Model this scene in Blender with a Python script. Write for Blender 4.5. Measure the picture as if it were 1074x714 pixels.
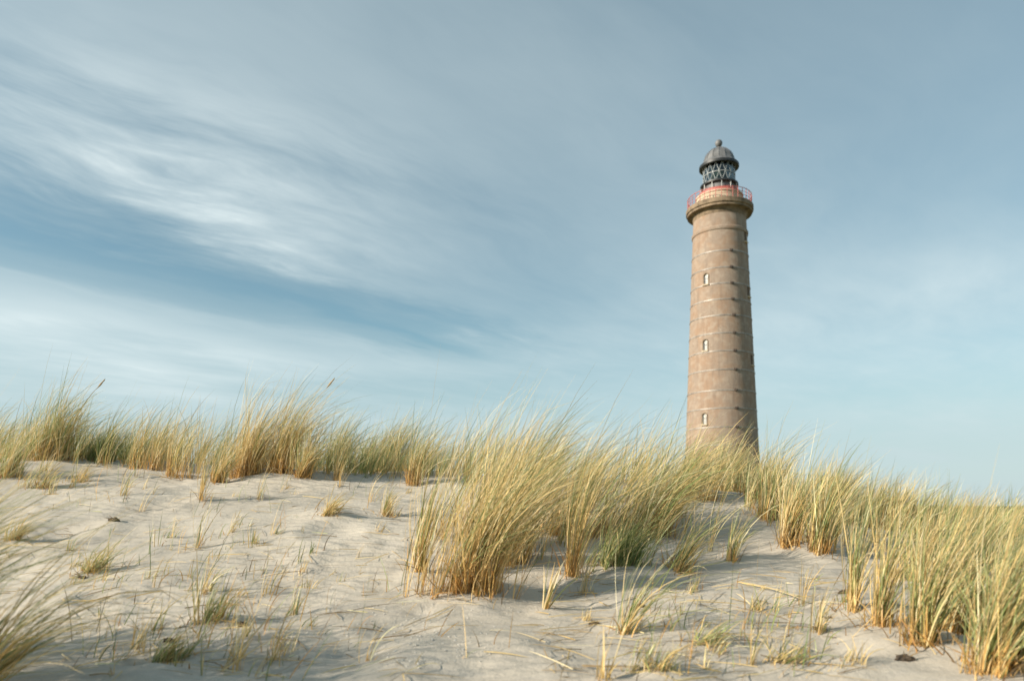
import bpy, bmesh, math, random
import numpy as np
from mathutils import Vector, Matrix

# ------------------------------------------------------------------ scene reset
for o in list(bpy.data.objects):
    bpy.data.objects.remove(o, do_unlink=True)
scene = bpy.context.scene
COL = scene.collection
RNG = np.random.default_rng(7)
random.seed(7)

# ------------------------------------------------------------------ camera
EYE = 5.0                       # eye height above the lighthouse yard
F = 760.0                       # focal length in pixels of the 1074 px wide photograph
CX, PITCH = 537.0, math.radians(2.0)
HORIZON = 530.0
PPY = HORIZON - F * math.tan(PITCH)          # principal row
cam_d = bpy.data.cameras.new('camera')
cam = bpy.data.objects.new('camera', cam_d)
COL.objects.link(cam)
cam_d.sensor_width = 36.0
cam_d.lens = 36.0 * F / 1074.0
cam_d.shift_y = (PPY - 357.0) / 1074.0
cam_d.clip_start, cam_d.clip_end = 0.05, 12000
cam.location = (0, 0, EYE)
cam.rotation_euler = (math.pi / 2 + PITCH, 0, 0)
cam_d.dof.use_dof = True
cam_d.dof.focus_distance = 7.0
cam_d.dof.aperture_fstop = 1.7
scene.camera = cam

# ------------------------------------------------------------------ light
SUN_EL = math.radians(23)
SUN_H = Vector((-0.928, -0.371)).normalized()
SUN_DIR = Vector((SUN_H.x * math.cos(SUN_EL), SUN_H.y * math.cos(SUN_EL), math.sin(SUN_EL)))
sd = bpy.data.lights.new('sun', 'SUN')
sd.energy = 5.0
sd.angle = math.radians(0.6)
sd.color = (1.0, 0.90, 0.75)
sun = bpy.data.objects.new('sun', sd)
COL.objects.link(sun)
sun.rotation_euler = SUN_DIR.to_track_quat('Z', 'Y').to_euler()

scene.view_settings.view_transform = 'Standard'
scene.view_settings.look = 'None'
scene.view_settings.exposure = 0.52
scene.view_settings.gamma = 1.0

world = bpy.data.worlds.new('World')
scene.world = world
world.use_nodes = True


class NT:
    """tiny node-tree helper"""
    def __init__(self, tree):
        self.t = tree
        tree.nodes.clear()

    def n(self, kind, **kw):
        nd = self.t.nodes.new(kind)
        ins = kw.pop('ins', {})
        for k, v in kw.items():
            setattr(nd, k, v)
        for k, v in ins.items():
            self.set(nd.inputs[k], v)
        return nd

    def set(self, sock, v):
        if isinstance(v, bpy.types.NodeSocket):
            self.t.links.new(v, sock)
        else:
            sock.default_value = v

    def math(self, op, a, b=0.0, c=0.0, clamp=False):
        nd = self.t.nodes.new('ShaderNodeMath')
        nd.operation, nd.use_clamp = op, clamp
        for i, v in enumerate((a, b, c)):
            self.set(nd.inputs[i], v)
        return nd.outputs[0]

    def ramp(self, fac, stops, interp='LINEAR'):
        nd = self.t.nodes.new('ShaderNodeValToRGB')
        cr = nd.color_ramp
        cr.interpolation = interp
        while len(cr.elements) < len(stops):
            cr.elements.new(0.5)
        for e, (p, c) in zip(cr.elements, stops):
            e.position = p
            e.color = c if isinstance(c, tuple) else (c, c, c, 1)
        self.set(nd.inputs[0], fac)
        return nd.outputs[0]

    def mix(self, fac, a, b, mode='MIX'):
        nd = self.t.nodes.new('ShaderNodeMix')
        nd.data_type, nd.blend_type = 'RGBA', mode
        self.set(nd.inputs[0], fac)
        self.set(nd.inputs[6], a)
        self.set(nd.inputs[7], b)
        return nd.outputs[2]

    def noise(self, vec, scale, detail=4, rough=0.5, dist=0.0, dims='3D'):
        nd = self.t.nodes.new('ShaderNodeTexNoise')
        nd.noise_dimensions = dims
        if vec is not None:
            self.t.links.new(vec, nd.inputs['Vector'])
        nd.inputs['Scale'].default_value = scale
        nd.inputs['Detail'].default_value = detail
        nd.inputs['Roughness'].default_value = rough
        nd.inputs['Distortion'].default_value = dist
        return nd.outputs[0]


def build_world():
    w = NT(world.node_tree)
    sky = w.n('ShaderNodeTexSky')
    sky.sky_type = 'NISHITA'
    sky.sun_disc = False
    sky.sun_elevation = SUN_EL
    sky.sun_rotation = math.atan2(SUN_H.x, SUN_H.y) % (2 * math.pi)
    sky.air_density, sky.dust_density, sky.ozone_density = 1.0, 0.3, 1.3
    tc = w.n('ShaderNodeTexCoord')
    sep = w.n('ShaderNodeSeparateXYZ', ins={0: tc.outputs['Generated']})
    zc = w.math('ADD', w.math('MAXIMUM', sep.outputs[2], 0.0), 0.05)
    u = w.math('DIVIDE', sep.outputs[0], zc)
    v = w.math('DIVIDE', sep.outputs[1], zc)
    # cirrus sheet, streaks run along (0.673, 0.739)
    s = w.math('ADD', w.math('MULTIPLY', u, 0.739), w.math('MULTIPLY', v, -0.673))
    t = w.math('ADD', w.math('MULTIPLY', u, 0.673), w.math('MULTIPLY', v, 0.739))
    def vec(a, b, c=0.0):
        return w.n('ShaderNodeCombineXYZ', ins={0: a, 1: b, 2: c}).outputs[0]
    warp = w.noise(vec(w.math('MULTIPLY', s, 0.9), w.math('MULTIPLY', t, 0.9), 2.0), 1.0, 3, 0.5, 0.3)
    s2 = w.math('ADD', s, w.math('MULTIPLY', w.math('SUBTRACT', warp, 0.5), 0.45))
    big = w.noise(vec(w.math('MULTIPLY', s2, 0.8), w.math('MULTIPLY', t, 0.5), 5.3), 1.0, 5, 0.5, 0.1)
    st = w.noise(vec(w.math('MULTIPLY', s2, 2.2), w.math('MULTIPLY', t, 1.0), 4.0), 1.0, 8, 0.55, 0.12)
    fine = w.noise(vec(w.math('MULTIPLY', s2, 9.0), w.math('MULTIPLY', t, 2.6), 9.0), 1.0, 7, 0.62, 0.1)
    sw = w.math('ADD', s, w.math('ADD', w.math('MULTIPLY', w.math('SUBTRACT', st, 0.5), 0.75),
                                 w.math('MULTIPLY', w.math('SUBTRACT', fine, 0.5), 0.30)))
    fs = w.math('DIVIDE', w.math('ADD', sw, 7.0), 10.0, clamp=True)
    P = lambda x: (x + 7.0) / 10.0
    cov = w.ramp(fs, [(P(-7), .58), (P(-4.6), .76), (P(-3.6), .74), (P(-3.1), .60), (P(-2.84), .38), (P(-2.66), .19),
                      (P(-2.5), .30), (P(-2.2), .52), (P(-1.45), .50), (P(-.9), .48), (P(.2), .42), (P(3), .45)],
                 'EASE')
    # the blue gap closes along the streaks
    close = w.ramp(w.math('DIVIDE', t, 6.0, clamp=True), [(0.36, 0.0), (0.56, 1.0)], 'EASE')
    cov = w.math('ADD', w.math('MULTIPLY', cov, w.math('SUBTRACT', 1.0, close)), w.math('MULTIPLY', close, 0.60))
    m = w.math('ADD', w.math('MULTIPLY', w.math('SUBTRACT', big, 0.5), 0.9),
               w.math('ADD', w.math('MULTIPLY', w.math('SUBTRACT', st, 0.5), 0.45),
                      w.math('MULTIPLY', w.math('SUBTRACT', fine, 0.5), 0.22)))
    dens = w.math('ADD', cov, w.math('MULTIPLY', m, w.math('MULTIPLY', cov, 0.95)), clamp=True)
    # the bright bank of cirrus
    blob = w.math('ADD', w.math('POWER', w.math('DIVIDE', w.math('SUBTRACT', sw, -1.97), 0.40), 2.0),
                  w.math('POWER', w.math('DIVIDE', w.math('SUBTRACT', t, 0.82), 0.44), 2.0))
    blob = w.math('EXPONENT', w.math('MULTIPLY', blob, -0.5))
    dens = w.math('ADD', dens, w.math('MULTIPLY', w.math('MULTIPLY', blob, 0.95), w.math('SUBTRACT', w.math('ADD', w.math('ADD', st, big), w.math('MULTIPLY', fine, 0.6)), 0.85)), clamp=True)
    hz = w.ramp(sep.outputs[2], [(0.0, .66), (0.06, .58), (0.2, .25), (0.5, 0.0)], 'EASE')
    dens = w.math('MAXIMUM', dens, w.math('MULTIPLY', hz, w.math('ADD', 0.75, w.math('MULTIPLY', cov, 0.4))))
    skyc = w.mix(1.0, sky.outputs[0], (0.80, 1.06, 0.97, 1), 'MULTIPLY')
    hs = w.n('ShaderNodeHueSaturation', ins={'Saturation': 0.95, 'Value': 1.22, 'Color': skyc})
    ccol = w.mix(w.math('POWER', dens, 1.5), (2.7, 3.9, 4.3, 1), (8.8, 9.7, 9.7, 1))
    fin = w.mix(dens, hs.outputs[0], ccol)
    # grey sea haze along the whole horizon
    fin = w.mix(w.ramp(sep.outputs[2], [(0.0, .85), (0.05, .72), (0.2, 0.0)], 'EASE'), fin, (5.0, 6.1, 6.5, 1))
    bg = w.n('ShaderNodeBackground', ins={'Color': fin, 'Strength': 0.075})
    out = w.n('ShaderNodeOutputWorld', ins={'Surface': bg.outputs[0]})
build_world()

# ------------------------------------------------------------------ helpers
def ray(px, py):
    X, Y = (px - CX) / F, -(py - PPY) / F
    return np.array([X, math.cos(PITCH) - Y * math.sin(PITCH), math.sin(PITCH) + Y * math.cos(PITCH)])

def at(px, py, d):
    """point at world depth d (metres forward) seen in photograph pixel (px, py)"""
    r = ray(px, py)
    r = r * (d / r[1])
    return np.array([r[0], r[1], r[2] + EYE])

def tag(o, label=None, cat=None, group=None, kind=None):
    if label: o['label'] = label
    if cat: o['category'] = cat
    if group: o['group'] = group
    if kind: o['kind'] = kind
    return o

def empty(name, loc, label=None, cat=None, group=None, rz=0.0):
    o = bpy.data.objects.new(name, None)
    o.empty_display_size = 0.1
    COL.objects.link(o)
    o.location = loc
    o.rotation_euler = (0, 0, rz)
    return tag(o, label, cat, group)

def link(name, me, mat=None, parent=None):
    o = bpy.data.objects.new(name, me)
    COL.objects.link(o)
    if mat and not me.materials: me.materials.append(mat)
    if parent: o.parent = parent
    return o

def from_bm(name, bm, mat, parent=None, smooth=False):
    me = bpy.data.meshes.new(name)
    bmesh.ops.recalc_face_normals(bm, faces=bm.faces)
    bm.to_mesh(me)
    bm.free()
    if smooth:
        me.polygons.foreach_set('use_smooth', [True] * len(me.polygons))
    return link(name, me, mat, parent)

def add_box(bm, c, sx, sy, sz, rz=0.0):
    r = bmesh.ops.create_cube(bm, size=1.0, matrix=Matrix.Translation(c) @ Matrix.Rotation(rz, 4, 'Z') @ Matrix.Diagonal((sx, sy, sz, 1)))
    return r['verts']

def add_bar(bm, a, b, r, n=6):
    a, b = Vector(a), Vector(b)
    d = b - a
    m = Matrix.Translation((a + b) / 2) @ d.to_track_quat('Z', 'Y').to_matrix().to_4x4()
    bmesh.ops.create_cone(bm, cap_ends=True, segments=n, radius1=r, radius2=r, depth=d.length, matrix=m)

def revolve(prof, n=64, closed=False, a0=0.0):
    """bmesh of a profile [(r, z), ...] turned round the z axis"""
    bm = bmesh.new()
    rings = []
    for r, z in prof:
        if r < 1e-5:
            rings.append([bm.verts.new((0, 0, z))])
        else:
            rings.append([bm.verts.new((r * math.cos(a0 + 2 * math.pi * k / n), r * math.sin(a0 + 2 * math.pi * k / n), z)) for k in range(n)])
    pairs = list(zip(rings[:-1], rings[1:]))
    if closed: pairs.append((rings[-1], rings[0]))
    for A, B in pairs:
        for k in range(n):
            j = (k + 1) % n
            if len(A) == 1 and len(B) == 1: continue
            if len(A) == 1: bm.faces.new((A[0], B[j], B[k]))
            elif len(B) == 1: bm.faces.new((A[k], A[j], B[0]))
            else: bm.faces.new((A[k], A[j], B[j], B[k]))
    return bm

def ring_bm(r0, r1, z0, z1, n=64):
    return revolve([(r0, z0), (r1, z0), (r1, z1), (r0, z1)], n, closed=True)

# ------------------------------------------------------------------ materials
def material(name):
    m = bpy.data.materials.new(name)
    m.use_nodes = True
    return m, NT(m.node_tree)

def simple(name, col, rough=0.6, metal=0.0, var=0.15, scale=3.0, bump=0.0, bscale=20.0):
    m, t = material(name)
    tc = t.n('ShaderNodeTexCoord')
    nz = t.noise(tc.outputs['Object'], scale, 5, 0.6)
    f = t.ramp(nz, [(0.3, 1.0 - var), (0.7, 1.0 + var)])
    c = t.mix(1.0, (*col, 1), f, 'MULTIPLY')
    bs = t.n('ShaderNodeBsdfPrincipled', ins={'Base Color': c, 'Roughness': rough, 'Metallic': metal})
    if bump:
        b = t.n('ShaderNodeBump', ins={'Strength': bump, 'Distance': 0.02, 'Height': t.noise(tc.outputs['Object'], bscale, 5, 0.6)})
        t.set(bs.inputs['Normal'], b.outputs[0])
    t.n('ShaderNodeOutputMaterial', ins={'Surface': bs.outputs[0]})
    return m

def sand_material():
    m, t = material('dune_sand')
    geo = t.n('ShaderNodeNewGeometry')
    p = geo.outputs['Position']
    big = t.noise(p, 0.55, 5, 0.6, 0.4)
    mid = t.noise(p, 3.2, 6, 0.62, 0.5)
    st = t.n('ShaderNodeMapping', ins={'Vector': p, 'Rotation': (0, 0, 0.25), 'Scale': (2.2, 11.0, 4.0)})
    streak = t.noise(st.outputs[0], 1.0, 6, 0.65, 0.8)
    grain = t.noise(p, 260.0, 3, 0.75)
    speck = t.noise(p, 95.0, 2, 0.6)
    c = t.mix(t.ramp(big, [(0.35, 0.0), (0.68, 1.0)]), (0.455, 0.405, 0.335, 1), (0.54, 0.485, 0.405, 1))
    c = t.mix(t.math('MULTIPLY', t.ramp(streak, [(0.5, 0.0), (0.70, 1.0)]), 0.65), c, (0.38, 0.355, 0.32, 1))
    c = t.mix(t.math('MULTIPLY', t.ramp(mid, [(0.52, 0.0), (0.75, 1.0)]), 0.35), c, (0.57, 0.515, 0.435, 1))
    g = t.ramp(grain, [(0.3, 0.78), (0.7, 1.18)])
    c = t.mix(0.8, c, g, 'MULTIPLY')
    c = t.mix(t.math('MULTIPLY', t.ramp(speck, [(0.70, 0.0), (0.76, 1.0)]), 0.55), c, (0.16, 0.135, 0.11, 1))
    # heath takes over from bare sand away from the dune
    dist = t.n('ShaderNodeVectorMath', operation='LENGTH', ins={0: p}).outputs['Value']
    far = t.math('DIVIDE', t.math('SUBTRACT', dist, 15.0), 14.0, clamp=True)
    heath = t.noise(p, 0.35, 6, 0.65, 0.4)
    hc = t.mix(t.ramp(heath, [(0.4, 0.0), (0.62, 1.0)]), (0.10, 0.115, 0.045, 1), (0.26, 0.22, 0.11, 1))
    c = t.mix(t.math('MULTIPLY', far, t.ramp(heath, [(0.28, 0.55), (0.45, 1.0)])), c, hc)
    h = t.math('ADD', t.math('MULTIPLY', grain, 0.25), t.math('ADD', t.math('MULTIPLY', t.noise(p, 34.0, 5, 0.65), 1.1), t.math('MULTIPLY', mid, 2.5)))
    b = t.n('ShaderNodeBump', ins={'Strength': 0.55, 'Distance': 0.012, 'Height': h})
    bs = t.n('ShaderNodeBsdfPrincipled', ins={'Base Color': c, 'Roughness': 0.95, 'Normal': b.outputs[0]})
    bs.inputs['Specular IOR Level'].default_value = 0.15
    t.n('ShaderNodeOutputMaterial', ins={'Surface': bs.outputs[0]})
    return m

def blade_material():
    m, t = material('marram_blade')
    at_ = t.n('ShaderNodeAttribute', attribute_name='col')
    geo = t.n('ShaderNodeNewGeometry')
    nz = t.noise(geo.outputs['Position'], 22.0, 3, 0.6)
    c = t.mix(1.0, at_.outputs['Color'], t.ramp(nz, [(0.3, 0.84), (0.7, 1.12)]), 'MULTIPLY')
    bs = t.n('ShaderNodeBsdfPrincipled', ins={'Base Color': c, 'Roughness': 0.5})
    bs.inputs['Specular IOR Level'].default_value = 0.35
    tr = t.n('ShaderNodeBsdfTranslucent', ins={'Color': c})
    mx = t.n('ShaderNodeMixShader', ins={0: 0.30, 1: bs.outputs[0], 2: tr.outputs[0]})
    t.n('ShaderNodeOutputMaterial', ins={'Surface': mx.outputs[0]})
    return m

def brick_material():
    m, t = material('weathered_brick')
    tc = t.n('ShaderNodeTexCoord')
    sp = t.n('ShaderNodeSeparateXYZ', ins={0: tc.outputs['Object']})
    ang = t.math('MULTIPLY', t.math('ARCTAN2', sp.outputs[1], sp.outputs[0]), 3.6)
    uv = t.n('ShaderNodeCombineXYZ', ins={0: ang, 1: sp.outputs[2], 2: 0.0}).outputs[0]
    br = t.n('ShaderNodeTexBrick', ins={'Vector': uv, 'Scale': 1.0, 'Mortar Size': 0.012, 'Brick Width': 0.25, 'Row Height': 0.075,
                                        'Color1': (0.26, 0.188, 0.14, 1), 'Color2': (0.305, 0.23, 0.175, 1), 'Mortar': (0.29, 0.235, 0.19, 1)})
    o = tc.outputs['Object']
    a = t.noise(o, 0.55, 6, 0.6, 0.5)
    b2 = t.noise(o, 1.5, 5, 0.55, 0.4)
    vs = t.n('ShaderNodeMapping', ins={'Vector': o, 'Scale': (2.5, 2.5, 0.22)})
    run = t.noise(vs.outputs[0], 1.0, 5, 0.6, 0.3)
    c = t.mix(t.ramp(a, [(0.42, 0.0), (0.62, 0.75)]), br.outputs[0], (0.31, 0.20, 0.13, 1))
    c = t.mix(t.ramp(b2, [(0.47, 0.0), (0.68, 0.7)]), c, (0.38, 0.305, 0.24, 1))
    c = t.mix(t.ramp(run, [(0.50, 0.0), (0.74, 0.5)]), c, (0.15, 0.115, 0.09, 1))
    # flaked lime wash half way up
    hgt = t.math('SUBTRACT', 1.0, t.math('DIVIDE', t.math('ABSOLUTE', t.math('SUBTRACT', sp.outputs[2], 23.6)), 3.2), clamp=True)
    lime = t.noise(t.n('ShaderNodeMapping', ins={'Vector': o, 'Scale': (1.6, 1.6, 2.2)}).outputs[0], 1.0, 5, 0.7, 0.6)
    lm = t.math('MULTIPLY', t.ramp(lime, [(0.64, 0.0), (0.68, 1.0)]), t.math('MULTIPLY', hgt, 0.9))
    c = t.mix(lm, c, (0.68, 0.63, 0.56, 1))
    bp = t.n('ShaderNodeBump', ins={'Strength': 0.4, 'Distance': 0.02, 'Height': t.math('ADD', t.math('MULTIPLY', br.outputs[1], -0.6), b2)})
    bs = t.n('ShaderNodeBsdfPrincipled', ins={'Base Color': c, 'Roughness': 0.9, 'Normal': bp.outputs[0]})
    t.n('ShaderNodeOutputMaterial', ins={'Surface': bs.outputs[0]})
    return m

def glass_material():
    m, t = material('lantern_glass')
    tr = t.n('ShaderNodeBsdfTransparent', ins={'Color': (0.56, 0.60, 0.60, 1)})
    gl = t.n('ShaderNodeBsdfGlossy', ins={'Color': (0.9, 0.95, 0.97, 1), 'Roughness': 0.05})
    fr = t.n('ShaderNodeFresnel', ins={'IOR': 1.5})
    mx = t.n('ShaderNodeMixShader', ins={0: t.math('ADD', t.math('MULTIPLY', fr.outputs[0], 0.6), 0.03, clamp=True), 1: tr.outputs[0], 2: gl.outputs[0]})
    t.n('ShaderNodeOutputMaterial', ins={'Surface': mx.outputs[0]})
    return m

M = dict(
    sand=sand_material(), blade=blade_material(), brick=brick_material(), glass=glass_material(),
    stone=simple('gallery_stone', (0.205, 0.15, 0.098), 0.9, var=0.5, scale=1.6, bump=0.5, bscale=5),
    cream=simple('cream_masonry', (0.52, 0.42, 0.30), 0.85, var=0.2, scale=2.0, bump=0.3),
    iron=simple('hoop_iron', (0.30, 0.27, 0.24), 0.55, 0.2, 0.5, 1.2),
    clamp=simple('rusty_clamp', (0.10, 0.075, 0.06), 0.7, 0.2, 0.4, 4.0),
    black=simple('black_paint', (0.022, 0.024, 0.026), 0.5, 0.0, 0.3, 3.0),
    lead=simple('weathered_lead', (0.15, 0.15, 0.152), 0.6, 0.2, 0.35, 1.4, 0.2, 4),
    greypaint=simple('grey_paint', (0.36, 0.38, 0.38), 0.5, 0.0, 0.25, 2.0),
    red=simple('faded_red_paint', (0.44, 0.11, 0.09), 0.6, 0.0, 0.3, 3.0),
    white=simple('white_paint', (0.56, 0.55, 0.52), 0.5, 0.0, 0.1, 3.0),
    blind=simple('white_blind', (0.70, 0.69, 0.66), 0.5, 0.0, 0.08, 3.0),
    dark=simple('dark_pane', (0.03, 0.035, 0.04), 0.15, 0.0, 0.2, 2.0),
    lens=simple('lens_green_glass', (0.24, 0.30, 0.20), 0.12, 0.0, 0.3, 3.0),
    clod=simple('dark_root_peat', (0.085, 0.062, 0.043), 0.95, 0.0, 0.5, 30.0, 0.8, 60),
    shell=simple('shell_grit', (0.66, 0.63, 0.58), 0.6, 0.0, 0.3, 40.0),
)

# ------------------------------------------------------------------ terrain
CTRL = [  # photograph pixel and depth
    (537, 714, 2.95), (300, 714, 2.95), (60, 714, 2.95), (780, 714, 3.0), (1030, 712, 3.05), (1200, 714, 3.0), (-150, 714, 2.9),
    (537, 655, 3.85), (300, 650, 3.9), (60, 655, 3.8), (780, 655, 3.9), (960, 665, 3.75), (1120, 655, 3.9), (-150, 650, 3.9),
    (480, 622, 4.5), (300, 600, 4.9), (60, 600, 4.9), (640, 612, 4.8), (830, 610, 4.8), (1000, 620, 4.7), (-150, 600, 4.9), (1250, 620, 4.7),
    (430, 555, 5.9), (300, 552, 5.9), (60, 550, 5.9), (560, 572, 5.9), (700, 575, 5.8), (830, 585, 5.6), (1000, 588, 5.8), (-200, 545, 5.9), (1250, 590, 5.8),
    (300, 512, 7.2), (60, 504, 7.2), (450, 520, 7.2), (600, 528, 7.2), (770, 541, 7.0), (880, 556, 7.0), (1000, 568, 7.2), (-200, 500, 7.2), (1250, 570, 7.2),
    (300, 492, 8.4), (60, 484, 8.4), (480, 498, 8.4), (650, 508, 8.4), (780, 517, 8.2), (900, 540, 8.4), (1030, 560, 8.6), (-200, 484, 8.4), (1250, 575, 8.6),
    (300, 495, 10.0), (0, 487, 10.0), (550, 505, 10.0), (800, 523, 10.0), (950, 550, 10.0), (1100, 570, 10.2), (-200, 488, 10.0), (1300, 560, 10.0),
]
_P = np.array([at(*c) for c in CTRL])
def _tps_k(r2):
    return np.where(r2 > 1e-9, 0.5 * r2 * np.log(np.maximum(r2, 1e-9)), 0.0)
def _tps_fit():
    n = len(_P)
    d2 = ((_P[:, None, :2] - _P[None, :, :2]) ** 2).sum(-1)
    A = np.zeros((n + 3, n + 3))
    A[:n, :n] = _tps_k(d2) + np.eye(n) * 0.05
    A[:n, n:] = np.c_[np.ones(n), _P[:, :2]]
    A[n:, :n] = A[:n, n:].T
    return np.linalg.solve(A, np.r_[_P[:, 2], 0, 0, 0])
_W = _tps_fit()

_perm = np.random.default_rng(3).permutation(512)
_val = np.random.default_rng(4).random(512)
def vnoise(x, y):
    xi, yi = np.floor(x).astype(np.int64), np.floor(y).astype(np.int64)
    fx, fy = x - xi, y - yi
    fx, fy = fx * fx * (3 - 2 * fx), fy * fy * (3 - 2 * fy)
    h = lambda a, b: _val[(_perm[a & 511] + b) & 511]
    return (h(xi, yi) * (1 - fx) + h(xi + 1, yi) * fx) * (1 - fy) + (h(xi, yi + 1) * (1 - fx) + h(xi + 1, yi + 1) * fx) * fy - 0.5
def fbm(x, y, o=4):
    s, a = 0.0, 1.0
    for k in range(o):
        s = s + a * vnoise(x * 2 ** k + 17.3 * k, y * 2 ** k - 9.1 * k)
        a *= 0.5
    return s
def smooth(a, b, x):
    t = np.clip((x - a) / (b - a), 0, 1)
    return t * t * (3 - 2 * t)

_dr = np.random.default_rng(21)
DENTS = [(at(px, py, d)[:2], r, h) for px, py, d, r, h in
         [(95, 630, 4.2, .10, .035), (250, 690, 3.2, .22, .05), (160, 690, 3.2, .12, .03), (330, 690, 3.2, .25, .045), (420, 660, 3.7, .16, .03),
          (720, 615, 4.8, .25, .04), (760, 560, 6.3, .5, .09), (880, 690, 3.4, .16, .035), (350, 560, 5.7, .2, .04), (60, 560, 5.7, .25, .05)]]
for _ in range(45):
    px, py = _dr.uniform(-60, 1130), _dr.uniform(545, 712)
    DENTS.append((at(px, py, 2.95 + (712 - py) / 167 * 3.2)[:2], _dr.uniform(.05, .14), _dr.uniform(-.012, .018)))

# sand drifted up round the feet of the larger tufts
MOUNDS = [(at(px, py, d)[:2], r, h) for px, py, d, r, h in
          [(490, 618, 4.5, .34, .07), (440, 600, 4.7, .16, .03), (600, 606, 4.85, .14, .035), (650, 592, 5.2, .30, .05), (571, 638, 4.15, .10, .02), (655, 664, 3.75, .14, .03),
           (826, 574, 5.9, .22, .05), (862, 582, 5.7, .22, .05), (902, 640, 4.2, .14, .03), (926, 655, 3.95, .15, .035), (962, 676, 3.6, .20, .05), (1030, 704, 3.15, .24, .05),
           (768, 588, 5.5, .12, .03), (345, 540, 6.2, .2, .05), (290, 500, 7.9, .3, .06), (211, 524, 6.7, .12, .03), (682, 704, 3.1, .2, .03), (232, 648, 3.9, .18, .03)]]

def ground_z(x, y, fine=True):
    x, y = np.asarray(x, float), np.asarray(y, float)
    sh = x.shape
    x, y = x.ravel(), y.ravel()
    xc, yc = np.clip(x, -7.5, 8.5), np.clip(y, 2.2, 10.2)
    near = np.full(x.shape, _W[-3]) + _W[-2] * xc + _W[-1] * yc
    for (px, py, _), wt in zip(_P, _W[:-3]):
        near += wt * _tps_k((xc - px) ** 2 + (yc - py) ** 2)
    near += np.clip(2.2 - y, 0, 12) * -0.10
    far = -0.2 + fbm(x / 26.0, y / 26.0, 3) * 2.2
    far = far * (1 - smooth(300, 1500, np.hypot(x, y)))
    dd = np.maximum.reduce([smooth(10.5, 26, y), smooth(8.5, 26, np.abs(x)), smooth(2, 30, -y)])
    z = near * (1 - dd) + far * dd
    z += fbm(x * 0.9, y * 0.9, 3) * 0.085 * (1 - dd)
    # lighthouse yard is level
    ry = np.hypot(x - LX, y - LY)
    k = 1 - smooth(7, 16, ry)
    z = z * (1 - k)
    if fine:
        n = (np.abs(x) < 9) & (y > 1.2) & (y < 12)
        xx, yy = x[n], y[n]
        add = fbm(xx * 4.1, yy * 4.1, 4) * 0.020
        w = smooth(-0.25, 0.2, fbm(xx * 0.8 + 5, yy * 0.8, 2))
        ph = (yy + 0.22 * xx) * 62 + fbm(xx * 2.2, yy * 2.2, 3) * 7
        add += (np.sin(ph) + .35 * np.sin(2 * ph + 1)) * 0.0068 * w
        for (c, r, h) in DENTS:
            q = ((xx - c[0]) ** 2 + (yy - c[1]) ** 2) / (r * r)
            g = q < 9
            add[g] += -h * np.exp(-q[g]) + 0.35 * h * np.exp(-(np.sqrt(q[g]) - 1.5) ** 2 * 4)
        for (c, r, h) in MOUNDS:
            q = ((xx - c[0]) ** 2 + (yy - c[1]) ** 2) / (r * r)
            g = q < 9
            add[g] += h * np.exp(-q[g])
        z[n] += add
    return z.reshape(sh)

LX, LY = (757.5 - CX) / F * 84.0, 84.0

def spaced(lo, hi, step, out_lo, out_hi, g=1.16):
    a = list(np.arange(lo, hi + step / 2, step))
    s = step
    while a[-1] < out_hi:
        s *= g
        a.append(a[-1] + s)
    s = step
    while a[0] > out_lo:
        s *= g
        a.insert(0, a[0] - s)
    return np.array(a)

def build_ground():
    gx = spaced(-5.2, 5.6, 0.024, -6000, 6000)
    gy = spaced(2.4, 8.4, 0.024, -3000, 9000)
    X, Y = np.meshgrid(gx, gy)
    Z = ground_z(X, Y)
    nx, ny = len(gx), len(gy)
    co = np.stack([X, Y, Z], -1).reshape(-1, 3)
    i = np.arange((ny - 1) * (nx - 1))
    r, c = i // (nx - 1), i % (nx - 1)
    q = np.stack([r * nx + c, r * nx + c + 1, (r + 1) * nx + c + 1, (r + 1) * nx + c], 1)
    me = bpy.data.meshes.new('dune_ground')
    me.vertices.add(len(co)); me.vertices.foreach_set('co', co.ravel())
    me.loops.add(q.size); me.loops.foreach_set('vertex_index', q.ravel())
    me.polygons.add(len(q)); me.polygons.foreach_set('loop_start', np.arange(len(q)) * 4)
    me.polygons.foreach_set('use_smooth', np.ones(len(q), bool))
    me.update()
    tag(link('dune_ground', me, M['sand']), 'pale rippled sand of the dune slope', None, None, 'structure')
build_ground()

def gp(px, py):
    """ground point seen in photograph pixel (px, py)"""
    r = ray(px, py)
    d = np.linspace(1.2, 11, 1400)
    p = r[None, :] * (d / r[1])[:, None]
    g = ground_z(p[:, 0], p[:, 1]) - EYE
    hit = np.nonzero(p[:, 2] <= g)[0]
    if len(hit) == 0:
        k = np.argmin(p[:, 2] - g)
    else:
        k = hit[0]
    return np.array([p[k, 0], p[k, 1], g[k] + EYE])

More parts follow.
